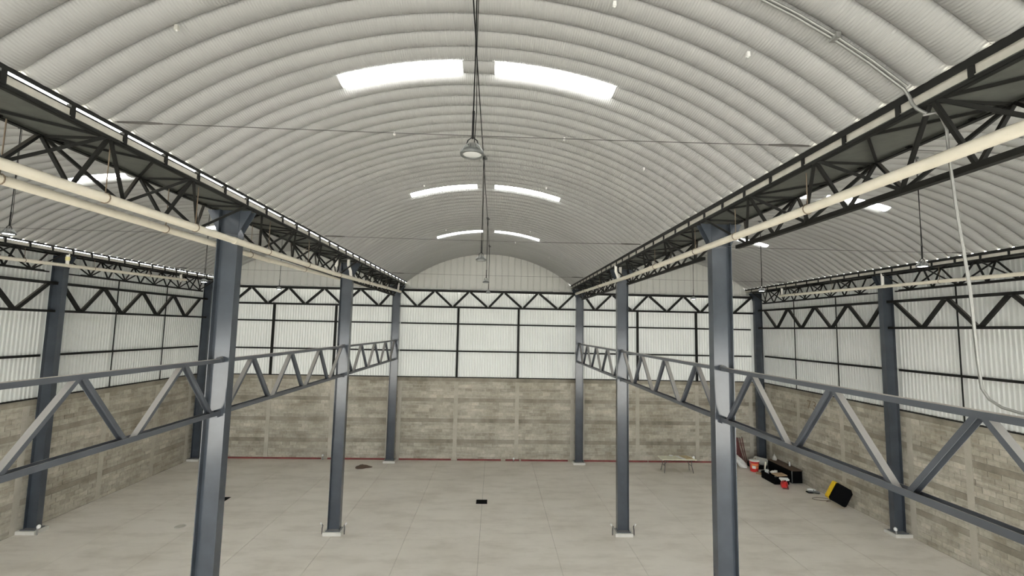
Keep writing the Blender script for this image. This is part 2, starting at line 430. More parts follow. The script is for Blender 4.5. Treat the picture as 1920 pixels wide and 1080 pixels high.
# open front: only the header above the doorway opening
wfr = struct('wall_front', (0, YF, 0), 'white sheet header above the open warehouse front')
link('header_sheet', corr(2 * XW, 10.1 - 7.0, 7.0, False).mesh('header_sheet', 'sheet'), wfr, (-XW, 0, 0))
for bx in (-B, 0, B):
    def top(x):
        xx = x - B / 2
        return 10.1 if abs(xx) > RAIL - .02 else max(10.1, ZC + math.sqrt(max(0, (RR + 0.05) ** 2 - xx * xx)))
    link('gable_sheet', corr(B, 0, 10.1, False, top, 0.38, 0.03, (0.30, 0.325, 0.355)).mesh('gable_sheet', 'gable'), wfr, (bx - B / 2, 0, 0))

# red strip along the foot of the far wall
bb = struct('baseboard_far', (0, YW, 0), 'dark red painted strip along the foot of the far wall')
for a, b in ((-14.9, -9.25), (-8.9, -5.6), (-4.9, -1.95), (-1.6, 0.9), (1.15, 1.95), (2.05, 4.75), (5.6, 9.4), (9.45, 13.2)):
    part('red_strip', MB().box(a, b, YW - 0.05, YW - 0.008, 0.0, 0.085), 'red', bb)

# ================================================================== STEELWORK
# ---- columns: H section, web facing front
def column_parts():
    d = {}
    d['flange'] = [MB().box(s * 0.21 - 0.008, s * 0.21 + 0.008, -0.11, 0.11, 0.14, 9.92) for s in (-1, 1)]
    d['web'] = [MB().box(-0.202, 0.202, -0.006, 0.006, 0.14, 9.92)]
    d['base_plate'] = [MB().box(-0.26, 0.26, -0.19, 0.19, 0.12, 0.14)]
    d['gusset'] = [MB().prism([(s * 0.218, y, 9.42), (s * 0.46, y, 9.90), (s * 0.218, y, 9.90)], (0, 0.012, 0)) for s in (-1, 1) for y in (-0.10, 0.088)]
    d['stiffener'] = [MB().box(-0.2, 0.2, -0.105, 0.105, z, z + 0.010) for z in (9.40,)]
    return d
CP = {k: [m.mesh(k, 'column') for m in v] for k, v in column_parts().items()}
ME_PL = MB().box(-0.33, 0.33, -0.27, 0.27, 0.0, 0.12).mesh('plinth', 'plinth')
ME_CUP = MB().prism([(0.075 * math.cos(math.pi * k / 8), 0, 0.09 * math.sin(math.pi * k / 8)) for k in range(9)], (0, -0.10, 0)).mesh('chord_cleat', 'truss')
def column(x, y, label, cleats=()):
    wall = 1 if x > 12 else -1 if x < -12 else 0
    t = thing('steel_column', label, 'column', (x, y, 0), 'steel columns of the warehouse')
    for k, v in CP.items():
        for i, me in enumerate(v):
            if k == 'gusset' and wall and ((i < 2) == (wall < 0)): continue
            link(k, me, t)
    link('plinth', ME_PL, t)['label'] = 'pale concrete plinth'
    for z in cleats: link('chord_cleat', ME_CUP, t, (0, -0.01, z))
    return t
column(-XC, Y1, 'near left steel column, running out of the bottom of the picture', (6.73, 5.60))
column(XC, Y1, 'near right steel column, running out of the bottom of the picture', (6.73, 5.60))
column(-XC, Y2, 'left steel column in mid floor with plinth in view, left of the square drain', (6.73, 5.60))
column(XC, Y2, 'right steel column in mid floor with plinth in view, left of the folding table', (6.73, 5.60))
column(-XC, Y3, 'steel column against far wall, beside the brown dirt pile', (6.73,))
column(XC, Y3, 'steel column against far wall, between the square drain and the folding table', (6.73,))
column(-15.9, Y2, 'steel column on the left block wall with a white-capped stub at its foot')
column(15.9, Y2, 'steel column on the right block wall, in front of the yellow and black case')
column(-15.9, Y3, 'steel column in the far left corner of the hall')
column(15.9, Y3, 'steel column in the far right corner, behind the grey roll')

# ---- lower ladder trusses between nave columns
LT, LB = 6.74, 5.68
def lower_truss(x, ya, yb, tops, bots, label):
    t = thing('wall_truss', label, 'truss', (x, (ya + yb) / 2, LB - 0.05), 'mid-height lattice trusses between nave columns')
    strut('top_chord', channel(0.11, 0.075), (x, ya, LT + 0.035), (x, yb, LT + 0.035), 'truss', t)
    strut('bottom_chord', channel(0.14, 0.085), (x, ya, LB - 0.045), (x, yb, LB - 0.045), 'truss', t, (0, 0, -1))
    nodes = sorted([(y, LT - 0.01) for y in tops] + [(y, LB) for y in bots])
    for (y0, z0), (y1, z1) in zip(nodes[:-1], nodes[1:]):
        s = 0.07 if z1 > z0 else 0.07
        p0 = (x, y0 + s, z0); p1 = (x, y1 - s, z1)
        if z1 > z0: strut('diagonal', channel(0.10, 0.06), p0, p1, 'truss', t, (0, -1, 1))
        else: strut('diagonal', channel(0.10, 0.06), p0, p1, 'truss', t, (0, 1, 1))
    return t
for sgn, nm in ((-1, 'left'), (1, 'right')):
    x = sgn * XC
    lower_truss(x, YF + .3, Y1 - .012, [-3.8, -1.7, 0.4, 2.5, 4.53, 6.58, 8.69], [-4.8, -2.75, -0.65, 1.45, 3.5, 5.50, 7.56, 9.72], 'large lattice truss at mid height nearest the camera on the ' + nm + ' side')
    lower_truss(x, Y1 + .012, Y2 - .012, [11.1, 13.17, 15.26, 17.42], [10.02, 12.11, 14.14, 16.21], 'mid height lattice truss between the near and middle columns on the ' + nm + ' side')
    lower_truss(x, Y2 + .012, Y3 - .012, [17.82, 19.95, 22.15, 24.3, 26.42], [18.9, 21.05, 23.28, 25.42], 'small mid height lattice truss reaching the far wall column on the ' + nm + ' side')

# ---- triangular gutter trusses
HW = 0.46
def gutter_truss(x, ya, yb, nodes, label, HW=HW):
    t = thing('gutter_truss', label, 'truss', (x, (ya + yb) / 2, 9.24), 'triangular roof trusses under the gutters')
    for s in (-1, 1):
        strut('top_chord', [(a * s, b) for a, b in angle(-0.06, 0.045)][::s], (x + s * (HW - 0.02), ya, 9.93), (x + s * (HW - 0.02), yb, 9.93), 'steel', t)
    b0, b1 = ya + 0.75, yb - 0.75
    strut('bottom_chord', bar(0.085, 0.07), (x, b0, 9.27), (x, b1, 9.27), 'steel', t)
    d = bar(0.042, 0.042); dl = bar(0.03, 0.03)
    ns = [y for y in nodes if ya - .1 < y < yb + .1]
    for i, y in enumerate(ns):
        for s in (-1, 1):
            T = (x + s * (HW - 0.03), y, 9.94)
            if b0 < y < b1: strut('cross_strut', d, (x + s * 0.02, y, 9.29), T, 'steel', t)
            for dy in (-0.89, 0.89):
                if b0 - .05 < y + dy < b1 + .05: strut('diagonal', d, (x + s * 0.02, y + dy * 0.97, 9.29), (T[0], y + dy * 0.05, 9.94), 'steel', t)
        strut('tie_bar', dl, (x - HW + .04, y, 9.945), (x + HW - .04, y, 9.945), 'steel', t)
        if i + 1 < len(ns):
            s = 1 if i % 2 else -1; y2 = ns[i + 1]
            strut('lacing', dl, (x - s * (HW - .05), y + .05, 9.955), (x + s * (HW - .05), (y + y2) / 2, 9.955), 'steel', t)
            strut('lacing', dl, (x + s * (HW - .05), (y + y2) / 2, 9.955), (x - s * (HW - .05), y2 - .05, 9.955), 'steel', t)
    return t
N1 = [-6.3 + 1.75 * k for k in range(1, 10)] ; N1 = [y for y in [4.40 - 1.76 * k for k in range(6, -1, -1)] + [6.15, 7.86, 9.62]]
N2 = [10.2, 11.95, 13.75, 15.55, 17.35]
N3 = [17.95, 19.65, 21.4, 23.1, 24.8, 26.4]
for sgn, nm in ((-1, 'left'), (1, 'right')):
    x = sgn * XC
    gutter_truss(x, YF + .2, Y1 - .01, N1, 'triangular roof truss nearest the camera along the ' + nm + ' gutter')
    gutter_truss(x, Y1 + .01, Y2 - .01, N2, 'triangular roof truss between near and middle columns along the ' + nm + ' gutter')
    gutter_truss(x, Y2 + .01, Y3, N3, 'triangular roof truss at the far end of the ' + nm + ' nave gutter')
    x = sgn * 15.79
    gutter_truss(x, Y1 + .01, Y2 - .01, N2, 'triangular roof truss at the top of the ' + nm + ' wall, near bay', 0.35)
    gutter_truss(x, Y2 + .01, Y3, N3, 'triangular roof truss at the top of the ' + nm + ' wall, far bay', 0.35)

# ---- gutters with eaves rails on short stubs
me_stub = {}
def gutter(x, low, label, HW=HW):
    """low: sides (-1/+1) where the trough stays low and leaves a slit of daylight"""
    t = thing('rain_gutter', label, 'gutter', (x, (YF + YW) / 2, 9.98), 'rain gutters between the roof vaults')
    w = HW - 0.005
    zl = {s: (10.083 if s in low else 10.13) for s in (-1, 1)}
    mb = MB(); ya, yb = YF, YW + .1
    out = 0.20 if HW < 0.4 else 0.0
    part('shade_soffit', MB().box(x - w - (out if x < 0 else 0), x + w + (out if x > 0 else 0), ya, yb, 9.98, 9.985), 'shade_soffit', t)
    mb.box(x - w, x + w, ya, yb, 9.985, 9.99)
    for s in (-1, 1):
        a, b = sorted((x + s * (w - 0.02), x + s * (w - 0.026))); mb.box(a, b, ya, yb, 9.99, zl[s])
    part('trough', mb, 'gutter', t)
    for s in (-1, 1):
        rb = 10.118 if s in low else 10.082
        a, b = sorted((x + s * HW, x + s * (HW - 0.006))); c = sorted((x + s * HW, x + s * (HW - 0.06)))
        part('eaves_rail', MB().box(a, b, ya, yb, rb, 10.172).box(c[0], c[1], ya, yb, 10.166, 10.172), 'steel', t)
        if s in low: part('trough_lip', MB().box(*sorted((x + s * (w - 0.005), x + s * (w - 0.03))), ya, yb, 10.078, 10.09), 'steel', t)
        y = -6.4
        while y < YW:
            a, b = sorted((s * (HW - 0.01), s * (HW - 0.07)))
            if (s, HW) not in me_stub: me_stub[s, HW] = MB().box(a, b, -0.025, 0.025, -0.015, 0.155).box(*sorted((s * (HW - 0.002), s * (HW - 0.01))), -0.03, 0.03, -0.015, 0.155).mesh('stub_post', 'steel')
            link('stub_post', me_stub[s, HW], t, (0, y - (YF + YW) / 2, 0)); y += 0.80
    return t
gutter(-XC, (1,), 'long rain gutter on the left of the nave with a bright slit of daylight')
gutter(XC, (), 'long rain gutter with a beige side on the right of the nave')
gutter(-15.79, (1,), 'rain gutter above the left wall with bright daylight slits', 0.35)
gutter(15.79, (), 'rain gutter above the right wall behind the lit lamps', 0.35)

# ---- flat lattice beams on the end and side walls
def beam_x(bx, tops, bots, label):
    y = Y3 + 0.12; zt, zb = 9.66, 8.72
    t = thing('lattice_beam', label, 'beam', (bx, y, zb), 'flat lattice beams around the walls')
    strut('top_chord', bar(0.12, 0.13), (bx - B / 2 + .23, y, zt), (bx + B / 2 - .23, y, zt), 'steel', t)
    strut('bottom_chord', bar(0.11, 0.105), (bx - B / 2 + .23, y, zb), (bx + B / 2 - .23, y, zb), 'steel', t)
    nodes = sorted([(v, zt - .05) for v in tops] + [(v, zb + .04) for v in bots])
    for (a, z0), (b, z1) in zip(nodes[:-1], nodes[1:]): strut('diagonal', bar(0.125, 0.09), (a + .06, y, z0), (b - .06, y, z1), 'steel', t, (0, 1, 0))
def beam_y(x, ya, yb, tops, bots, label):
    zt, zb = 8.88, 7.85
    t = thing('lattice_beam', label, 'beam', (x, (ya + yb) / 2, zb), 'flat lattice beams around the walls')
    strut('top_chord', bar(0.09, 0.10), (x, ya, zt), (x, yb, zt), 'steel', t)
    strut('bottom_chord', bar(0.09, 0.09), (x, ya, zb), (x, yb, zb), 'steel', t)
    nodes = sorted([(v, zt - .04) for v in tops] + [(v, zb + .035) for v in bots])
    for (a, z0), (b, z1) in zip(nodes[:-1], nodes[1:]): strut('diagonal', bar(0.12, 0.09), (x, a + .06, z0), (x, b - .06, z1), 'steel', t, (1, 0, 0))
beam_x(0, [-5.1, -3.14, -1.14, .87, 2.89, 5.05], [-4.13, -2.09, -.04, 1.97, 4.05], 'lattice beam on the far wall of the central bay under the arched gable')
beam_x(-B, [-15.6, -13.58, -11.49, -9.47, -7.40, -5.5], [-14.6, -12.62, -10.52, -8.42, -6.34], 'lattice beam on the far wall of the left bay')
beam_x(B, [5.5, 7.23, 9.40, 11.5, 13.45, 15.6], [6.24, 8.44, 10.5, 12.5, 14.5], 'lattice beam on the far wall of the right bay, above the folding table')
for sgn, nm in ((-1, 'left'), (1, 'right')):
    beam_y(sgn * 15.95, Y2 + .02, Y3 - .02, [17.8, 19.7, 21.8, 23.86, 26.0], [18.71, 20.73, 22.82, 24.85], 'lattice beam along the ' + nm + ' wall in the far bay')
    beam_y(sgn * 15.95, Y1 + .02, Y2 - .02, [11.2, 13.25, 15.25, 17.35], [10.2, 12.2, 14.23, 16.21], 'lattice beam along the ' + nm + ' wall in the nearer bay')

# ---- drain pipes
def ring(c, r, w):
    return MB().sweep([(r * math.cos(2 * math.pi * k / 16), r * math.sin(2 * math.pi * k / 16)) for k in range(16)], (c[0], c[1] - w / 2, c[2]), (c[0], c[1] + w / 2, c[2]), smooth=True)
def hook(c, r, top):
    pts = [(c[0], c[1], top)] + [(c[0] + r * math.sin(a), c[1], c[2] + r * math.cos(a)) for a in [math.radians(v) for v in range(0, 361, 30)]]
    return MB().tube(pts, 0.008, 6)
def pipe(x, pts, r, rings, hooks, drops, label, mat='pvc'):
    t = thing('drain_pipe', label, 'pipe', (x, pts[0][0], pts[0][1]), 'cream drain pipes')
    part('pipe_run', MB().tube([(x, y, z) for y, z in pts], r, 18), mat, t)
    def zat(y):
        for (a, za), (b, zb) in zip(pts[:-1], pts[1:]):
            if a <= y <= b: return za + (zb - za) * (y - a) / (b - a)
        return pts[-1][1]
    for y in rings: part('coupling', ring((x, y, zat(y)), r + 0.007, 0.11), mat, t)
    for y in hooks: part('hanger', hook((x, y, zat(y)), r + 0.008, 9.93), 'hanger', t)
    for y, dx, dy in drops: part('down_pipe', MB().tube([(x + dx, y + dy, 9.97), (x + dx, y + dy, 9.75), (x + dx * .3, y + dy * .3, 9.55), (x, y, zat(y))], 0.055, 12), 'pvcw', t)
    return t
pipe(-5.0, [(YF + .2, 9.16), (5.0, 9.175), (15.4, 9.24), (24.3, 9.47), (26.1, 9.50)], 0.066, [3.2, 9.5, 15.3, 21.2], [0.5, 2.6, 4.6, 6.35, 8.25, 10.9, 13.2, 15.9, 19.5, 22.6], [(17.15, -0.12, 0.0), (25.4, 0, 0.1)], 'thick cream drain pipe along the inner side of the left gutter truss')
pipe(-5.62, [(YF + .2, 9.165), (6.0, 9.18), (12.0, 9.19), (17.2, 9.30), (26.0, 9.45)], 0.062, [4.8, 12.2], [1.5, 5.6, 8.4, 11.3, 14.5, 20.5], [(17.0, 0.12, 0.0)], 'second cream drain pipe on the outer side of the left gutter truss')
pipe(5.0, [(YF + .2, 9.34), (3.7, 9.365), (9.3, 9.385), (15.9, 9.42), (25.1, 9.60), (26.1, 9.61)], 0.066, [3.3, 12.6, 18.9], [0.5, 2.2, 6.55, 8.6, 10.4, 13.1, 20.2, 23.5], [(17.0, -0.13, -0.05), (17.25, 0.14, 0.05)], 'thick cream drain pipe along the inner side of the right gutter truss')
pl = pipe(-15.5, [(Y1, 9.46), (15.2, 9.48), (24.0, 9.70)], 0.062, [16.3, 17.6], [13.0, 15.9, 18.6, 21.5], [(17.45, 0, 0), (23.6, 0, 0)], 'thin cream drain pipe along the top of the left wall')
part('tape_wrap', MB().tube([(-15.5, 17.45, 9.72), (-15.5, 17.45, 9.86)], 0.072, 12), 'yellowpvc', pl)
pipe(15.5, [(Y1, 9.34), (12.6, 9.38), (23.8, 9.56)], 0.062, [13.6, 17.2], [12.0, 15.0, 20.0, 22.5], [(17.3, 0, 0), (23.6, 0, 0)], 'thin cream drain pipe along the top of the right wall')

# ---- roof tie wires
for y, wh in ((6.2, 'nearest'), (13.86, 'middle'), (23.0, 'farthest')):
    for bx, bn in ((-B, 'left'), (0, 'central'), (B, 'right')):
        sag = 0.02
        pts = [(bx - RAIL + 9.68 * k / 12, y, 10.20 - sag * (1 - (k / 6 - 1) ** 2)) for k in range(13)]
        t = thing('tie_wire', wh + ' thin steel tie wire across the ' + bn + ' vault', 'wire', (bx, y, 10.2), 'tie wires across the vaults')
        part('wire', MB().tube(pts, 0.006, 6), 'wire', t)
        for s in (-1, 1): part('turnbuckle', MB().tube([(bx + s * (RAIL - 0.03), y, 10.20), (bx + s * (RAIL - 0.45), y, 10.198), (bx + s * (RAIL - 0.62), y, 10.197)], [0.013, 0.02, 0.012], 8), 'wire', t)

# ---- high-bay lamps
def lamp(x, y, z, lit, label):
    t = thing('high_bay_lamp', label, 'lamp', (x, y, z), 'high bay lamps hung from the ridge')
    ztop = ZC + RR - 0.01
    def LM(name, mb, mat, par=None): return link(name, mb.mesh(name, mat), par or t)
    LM('rim', MB().lathe([(0.09, 0.05), (0.128, 0.03), (0.134, 0.0), (0.128, -0.012), (0.108, -0.010), (0.106, 0.004)], n=32), 'lampdark')
    LM('lens', MB().lathe([(0.107, 0.002), (0.09, -0.004), (0.05, -0.007), (0.005, -0.008)], n=32), 'lenslit' if lit else 'lens')
    h = LM('housing', MB().lathe([(0.10, 0.03), (0.085, 0.06), (0.06, 0.075), (0.05, 0.115), (0.03, 0.125), (0.004, 0.127)], n=24), 'alu')
    for k in range(10):
        a = 2 * math.pi * k / 10; c, s = math.cos(a), math.sin(a)
        p = [(0.055 * c, 0.055 * s, 0.06), (0.118 * c, 0.118 * s, 0.035), (0.112 * c, 0.112 * s, 0.06), (0.06 * c, 0.06 * s, 0.12)]
        LM('cooling_fin', MB().prism([(q[0] + 0.003 * s, q[1] - 0.003 * c, q[2]) for q in p], (-0.006 * s, 0.006 * c, 0)), 'alu', h)
    LM('bracket', MB().tube([(-0.07, 0, 0.09), (-0.05, 0, 0.16), (0, 0, 0.20), (0.05, 0, 0.16), (0.07, 0, 0.09)], 0.007, 6), 'cord')
    LM('cord_sleeve', MB().tube([(0, 0, 0.18), (0.004, 0, 0.5)], 0.013, 8), 'cord')
    LM('cord', MB().tube([(0, 0, 0.3), (0.008, 0, 1.2), (0, 0, ztop - z)], 0.008, 6), 'cord')
    LM('power_lead', MB().tube([(0.02, 0, 0.12), (0.035, 0.01, 0.5), (0.02, 0.01, 1.3), (0.03, 0, ztop - z - .05)], 0.005, 6), 'cord')
    LM('ceiling_hook', MB().box(-0.05, 0.05, -0.02, 0.02, ztop - z - 0.03, ztop - z + 0.02), 'lampdark')
for y, z, w in ((4.95, 9.425, 'nearest and largest unlit high bay lamp hanging in the central bay'), (11.4, 9.21, 'second unlit high bay lamp hanging in the central bay, before the arched gable'),
                (17.9, 9.31, 'third small unlit high bay lamp in the central bay, seen against the gable'), (24.0, 9.37, 'farthest tiny unlit high bay lamp in the central bay, at the beam')):
    lamp(0.075 if y < 6 else -0.01, y, z, False, w)
for y, z, w in ((10.54, 9.20, 'nearest lit high bay lamp in the right bay, before the right gutter'), (17.2, 9.16, 'second lit high bay lamp in the right bay, by the corner column'), (23.3, 9.25, 'farthest lit high bay lamp in the right bay, before the far lattice beam')):
    lamp(10.6, y, z, True, w)
for y, z, w in ((10.58, 9.42, 'high bay lamp at the left edge of the picture, before the left wall gutter'), (17.6, 9.05, 'lit high bay lamp between the far left corner column and the near left column'), (23.6, 9.30, 'farthest lit high bay lamp in the left bay, before the far lattice beam')):
    lamp(-10.6, y, z, True, w)
# cable run under the central ridge
cb = thing('ridge_cable', 'dark cable strung along the central ridge from lamp to lamp', 'cable', (0.02, 4.9, 11.8))
hooks = [YF + .3, -1.5, 4.95, 11.4, 17.9, 24.0]
pts = []
for a, b in zip(hooks[:-1], hooks[1:]):
    for k in range(6): pts.append((-0.01, a + (b - a) * k / 6, 11.84 - 0.05 * (1 - (k / 3 - 1) ** 2)))
pts.append((-0.01, 24.0, 11.84))
part('cable', MB().tube(pts, 0.011, 6), 'cord', cb)
for y in hooks[2:]: part('cable_clamp', MB().box(-0.04, 0.08, y + .02, y + 0.06, 11.82, 11.87), 'lampdark', cb)

# ---- small white clips on the vault
def on_vault(x): return ZC + math.sqrt(RR * RR - x * x)
for x, y, w in ((-3.53, 5.36, 'pale clip on the near left of the vault'), (3.51, 5.43, 'white clip on the near right of the vault beside the conduit'), (1.81, 5.48, 'white clip at the top edge of the picture'),
                (-1.89, 9.66, 'white clip left of the nearest central lamp'), (1.80, 9.68, 'white clip right of the nearest central lamp'), (3.53, 9.58, 'white clip on the right of the vault below the tie wire'),
                (-1.8, 13.3, 'tiny white clip just before the second skylight on the left'), (1.8, 13.2, 'tiny white clip just before the second skylight on the right'),
                (-1.8, 19.4, 'tiny white clip above the farthest left skylight'), (1.8, 19.3, 'tiny white clip above the farthest right skylight'), (1.3, 22.4, 'tiny white clip behind the farthest right skylight'), (3.1, 23.4, 'tiny white clip near the far right of the gable arch')):
    t = thing('roof_clip', w, 'clip', (x, y, on_vault(x)), 'white clips on the vault')
    part('clip_body', MB().prism([(x - .022, y - .02, on_vault(x) - .03), (x + .022, y - .02, on_vault(x) - .03), (x + .018, y - .02, on_vault(x) + .03), (x - .018, y - .02, on_vault(x) + .03)], (0, .04, 0)), 'tin' if x < -3 else 'white', t)
    part('clip_stud', MB().tube([(x, y, on_vault(x) - .045), (x, y, on_vault(x) - .025)], 0.010, 8), 'white', t)

# ---- conduit over the vault and down to the right lattice truss
cd = thing('conduit', 'pair of galvanised conduits down the right of the vault and into the hall', 'conduit', (4.84, 4.6, 10.1))
for k, (dy, r) in enumerate(((0.0, 0.017), (-0.045, 0.014))):
    pts = []
    for i in range(15):
        th = -0.2 + (math.asin(4.78 / RR) + 0.2) * i / 14
        pts.append(((RR - 0.03) * math.sin(th), 4.62 + dy, ZC + (RR - 0.03) * math.cos(th)))
    if k == 0: pts += [(4.80, 4.60, 10.10), (4.80, 4.57, 10.0), (4.82, 4.54, 9.93), (4.88, 4.50, 9.86)]
    part('roof_conduit', MB().tube(pts, r, 10), 'galv', cd)
for x in (0.6, 2.2, 4.0): part('conduit_clamp', MB().box(x - .03, x + .03, 4.54, 4.65, on_vault(x) - .06, on_vault(x)), 'galv', cd)
part('drop_conduit', MB().tube([(4.86, 4.52, 9.85), (4.95, 4.47, 9.86), (5.02, 4.46, 9.82), (5.07, 4.48, 9.70), (5.13, 4.53, 9.4), (5.2, 4.56, 8.9), (5.26, 4.53, 8.0), (5.27, 4.52, 7.3), (5.275, 4.50, 7.0), (5.28, 4.44, 6.90), (5.29, 4.34, 6.84), (5.3, 4.2, 6.815), (5.3, 2.0, 6.81)], 0.0145, 10), 'galv', cd)
part('drop_conduit', MB().tube([(4.98, 4.45, 9.80), (5.04, 4.46, 9.68), (5.10, 4.50, 9.4), (5.17, 4.54, 8.9), (5.235, 4.52, 8.0), (5.25, 4.50, 7.3)], 0.007, 8), 'galv', cd)

# ================================================================== THINGS ON THE FLOOR
for x, y, w in ((-0.02, 20.76, 'square black floor drain in the middle of the hall'), (-11.15, 20.88, 'square black floor drain in the left bay, half hidden by the near left column')):
    t = thing('floor_drain', w, 'drain', (x, y, 0), 'square floor drains')
    fr = MB()
    for a, b, c, d in ((-.24, .24, -.24, -.2), (-.24, .24, .2, .24), (-.24, -.2, -.2, .2), (.2, .24, -.2, .2)): fr.box(x + a, x + b, y + c, y + d, 0, 0.008)
    part('frame', fr, 'iron', t); part('pit', MB().box(x - .2, x + .2, y - .2, y + .2, 0.0, 0.002), 'iron', t)
    for k in range(6): part('grate_bar', MB().box(x - .2, x + .2, y - .18 + .066 * k, y - .155 + .066 * k, 0.002, 0.009), 'iron', t)
t = thing('access_cover', 'small round dark cover in the floor of the left bay', 'cover', (-11.09, 18.15, 0))
part('cover', MB().lathe([(0.16, 0.0), (0.16, 0.006), (0.14, 0.008), (0.004, 0.008)], (-11.09, 18.15, 0)), 'mortar', t)
part('ring', MB().lathe([(0.19, 0.0), (0.19, 0.004), (0.165, 0.005), (0.162, 0.001)], (-11.09, 18.15, 0)), 'plinth', t)
# dirt pile
vs = [(-6.52, 25.6, 0.14)]; fs = []; n = 22
for r, h in ((0.16, 0.11), (0.3, 0.05), (0.44, 0.0)):
    for k in range(n):
        a = 2 * math.pi * k / n; q = r * (1 + 0.16 * math.sin(3 * a + 1) + rnd.uniform(-.06, .06))
        vs.append((-6.52 + q * math.cos(a), 25.6 + 0.7 * q * math.sin(a), max(0, h + rnd.uniform(-.015, .015)) if h else 0))
fs += [(0, 1 + k, 1 + (k + 1) % n) for k in range(n)]
for ri in range(2): fs += [(1 + ri * n + k, 1 + (ri + 1) * n + k, 1 + (ri + 1) * n + (k + 1) % n, 1 + ri * n + (k + 1) % n) for k in range(n)]
solo('dirt_pile', MB().add(vs, fs, True), 'dirt', (-6.52, 25.6, 0), 'small flat brown dirt pile on the floor near the far wall', 'dirt pile')

# white capped conduit stubs
def stub(x, y, h, label, tilt=0.0):
    t = thing('conduit_stub', label, 'conduit stub', (x, y, 0), 'white-capped conduit stubs in the floor')
    part('tube', MB().tube([(x, y, 0), (x, y, h * 0.75), (x + tilt, y, h)], 0.028, 10), 'galv', t)
    part('cap', MB().tube([(x + tilt, y, h - .02), (x + tilt * 1.5, y, h + 0.05), (x + tilt * 1.7, y, h + 0.09)], [0.055, 0.06, 0.03], 10), 'white', t)
stub(-15.5, 17.40, 0.26, 'white-capped conduit stub at the foot of the left wall column', 0.03)
stub(15.62, 17.42, 0.28, 'white-capped conduit stub at the foot of the right wall column', -0.02)
stub(-9.12, 26.92, 0.22, 'white-capped conduit stub at the far wall left of the dirt pile')
stub(1.62, 26.86, 0.16, 'white-capped conduit stub at the far wall of the central bay')
for sx, nm in ((-XC, 'left'), (XC, 'right')):
    for s, sd in ((-1, 'left'), (1, 'right')):
        x = sx + s * 0.40
        t = thing('cable_stub', 'bent cable stub with pale end on the ' + sd + ' of the ' + nm + ' mid-floor column foot', 'cable stub', (x, Y2 - .1, 0), 'cable stubs at column feet')
        part('cable', MB().tube([(x, Y2 - .1, 0), (x, Y2 - .1, 0.2), (x - s * .02, Y2 - .1, 0.3), (x + s * .03, Y2 - .1, 0.36)], 0.018, 8), 'wire', t)
        part('pale_end', MB().tube([(x + s * .02, Y2 - .1, 0.33), (x + s * .07, Y2 - .1, 0.40)], 0.026, 8), 'bag', t)

# folding table and what lies on it
tx, ty = 10.42, 25.28
t = thing('folding_table', 'cream folding table standing before the far wall', 'table', (tx, ty, 0))
part('table_top', MB().box(tx - .93, tx + .93, ty - .38, ty + .38, 0.70, 0.745), 'tabletop', t)
part('apron', MB().box(tx - .85, tx + .85, ty - .34, ty - .32, 0.655, 0.70).box(tx - .85, tx + .85, ty + .32, ty + .34, 0.655, 0.70), 'steel', t)
for s in (-1, 1):
    for q in (-1, 1):
        x = tx + s * 0.72; y = ty + q * 0.27
        part('leg', MB().tube([(x, y * .7 + ty * .3, 0.69), (x + s * .01, y * .7 + ty * .3, 0.38), (x + s * .07, y, 0.0)], 0.017, 8), 'lampdark', t)
    part('leg_brace', MB().tube([(tx + s * .73, ty - .2, 0.36), (tx + s * .73, ty + .2, 0.36)], 0.012, 8), 'lampdark', t)
    part('folding_stay', MB().tube([(tx + s * .73, ty, 0.36), (tx + s * .3, ty, 0.69)], 0.010, 8), 'lampdark', t)
zt = 0.746
solo('plywood_sheet', MB().prism([(tx + .42, ty - .30, zt), (tx + .80, ty - .26, zt), (tx + .66, ty + .32, zt), (tx + .24, ty + .30, zt)], (0, 0, 0.03)), 'wood', (tx + .5, ty, zt), 'light wooden board lying on the right of the folding table', 'board')
solo('paper_sheet', MB().prism([(tx + .18, ty - .28, zt), (tx + .38, ty - .30, zt), (tx + .18, ty + .28, zt), (tx + .02, ty + .30, zt)], (0, 0, 0.012)), 'bag', (tx + .2, ty, zt), 'white slanting sheet beside the board on the folding table', 'sheet')
c = (tx + .86, ty - .16, zt)
q = thing('paint_tin', 'small white tin at the right end of the folding table', 'tin', c)
part('tin_body', MB().lathe([(0.06, 0), (0.06, 0.11), (0.055, 0.11), (0.055, 0.09), (0.004, 0.09)], c, 16), 'white', q)
part('tin_handle', MB().tube([(c[0] - .06, c[1], c[2] + .10), (c[0] - .04, c[1], c[2] + .16), (c[0], c[1], c[2] + .18), (c[0] + .04, c[1], c[2] + .16), (c[0] + .06, c[1], c[2] + .10)], 0.005, 6), 'galv', q)
c = (tx - .22, ty + .27, zt)
q = thing('white_dish', 'small white dish at the back edge of the folding table', 'dish', c)
part('dish_bowl', MB().lathe([(0.06, 0), (0.11, 0.04), (0.115, 0.045), (0.10, 0.042), (0.05, 0.012), (0.004, 0.01)], c, 20), 'white', q)
part('dish_foot', MB().lathe([(0.055, 0), (0.06, 0.006), (0.05, 0.007)], c, 16), 'white', q)

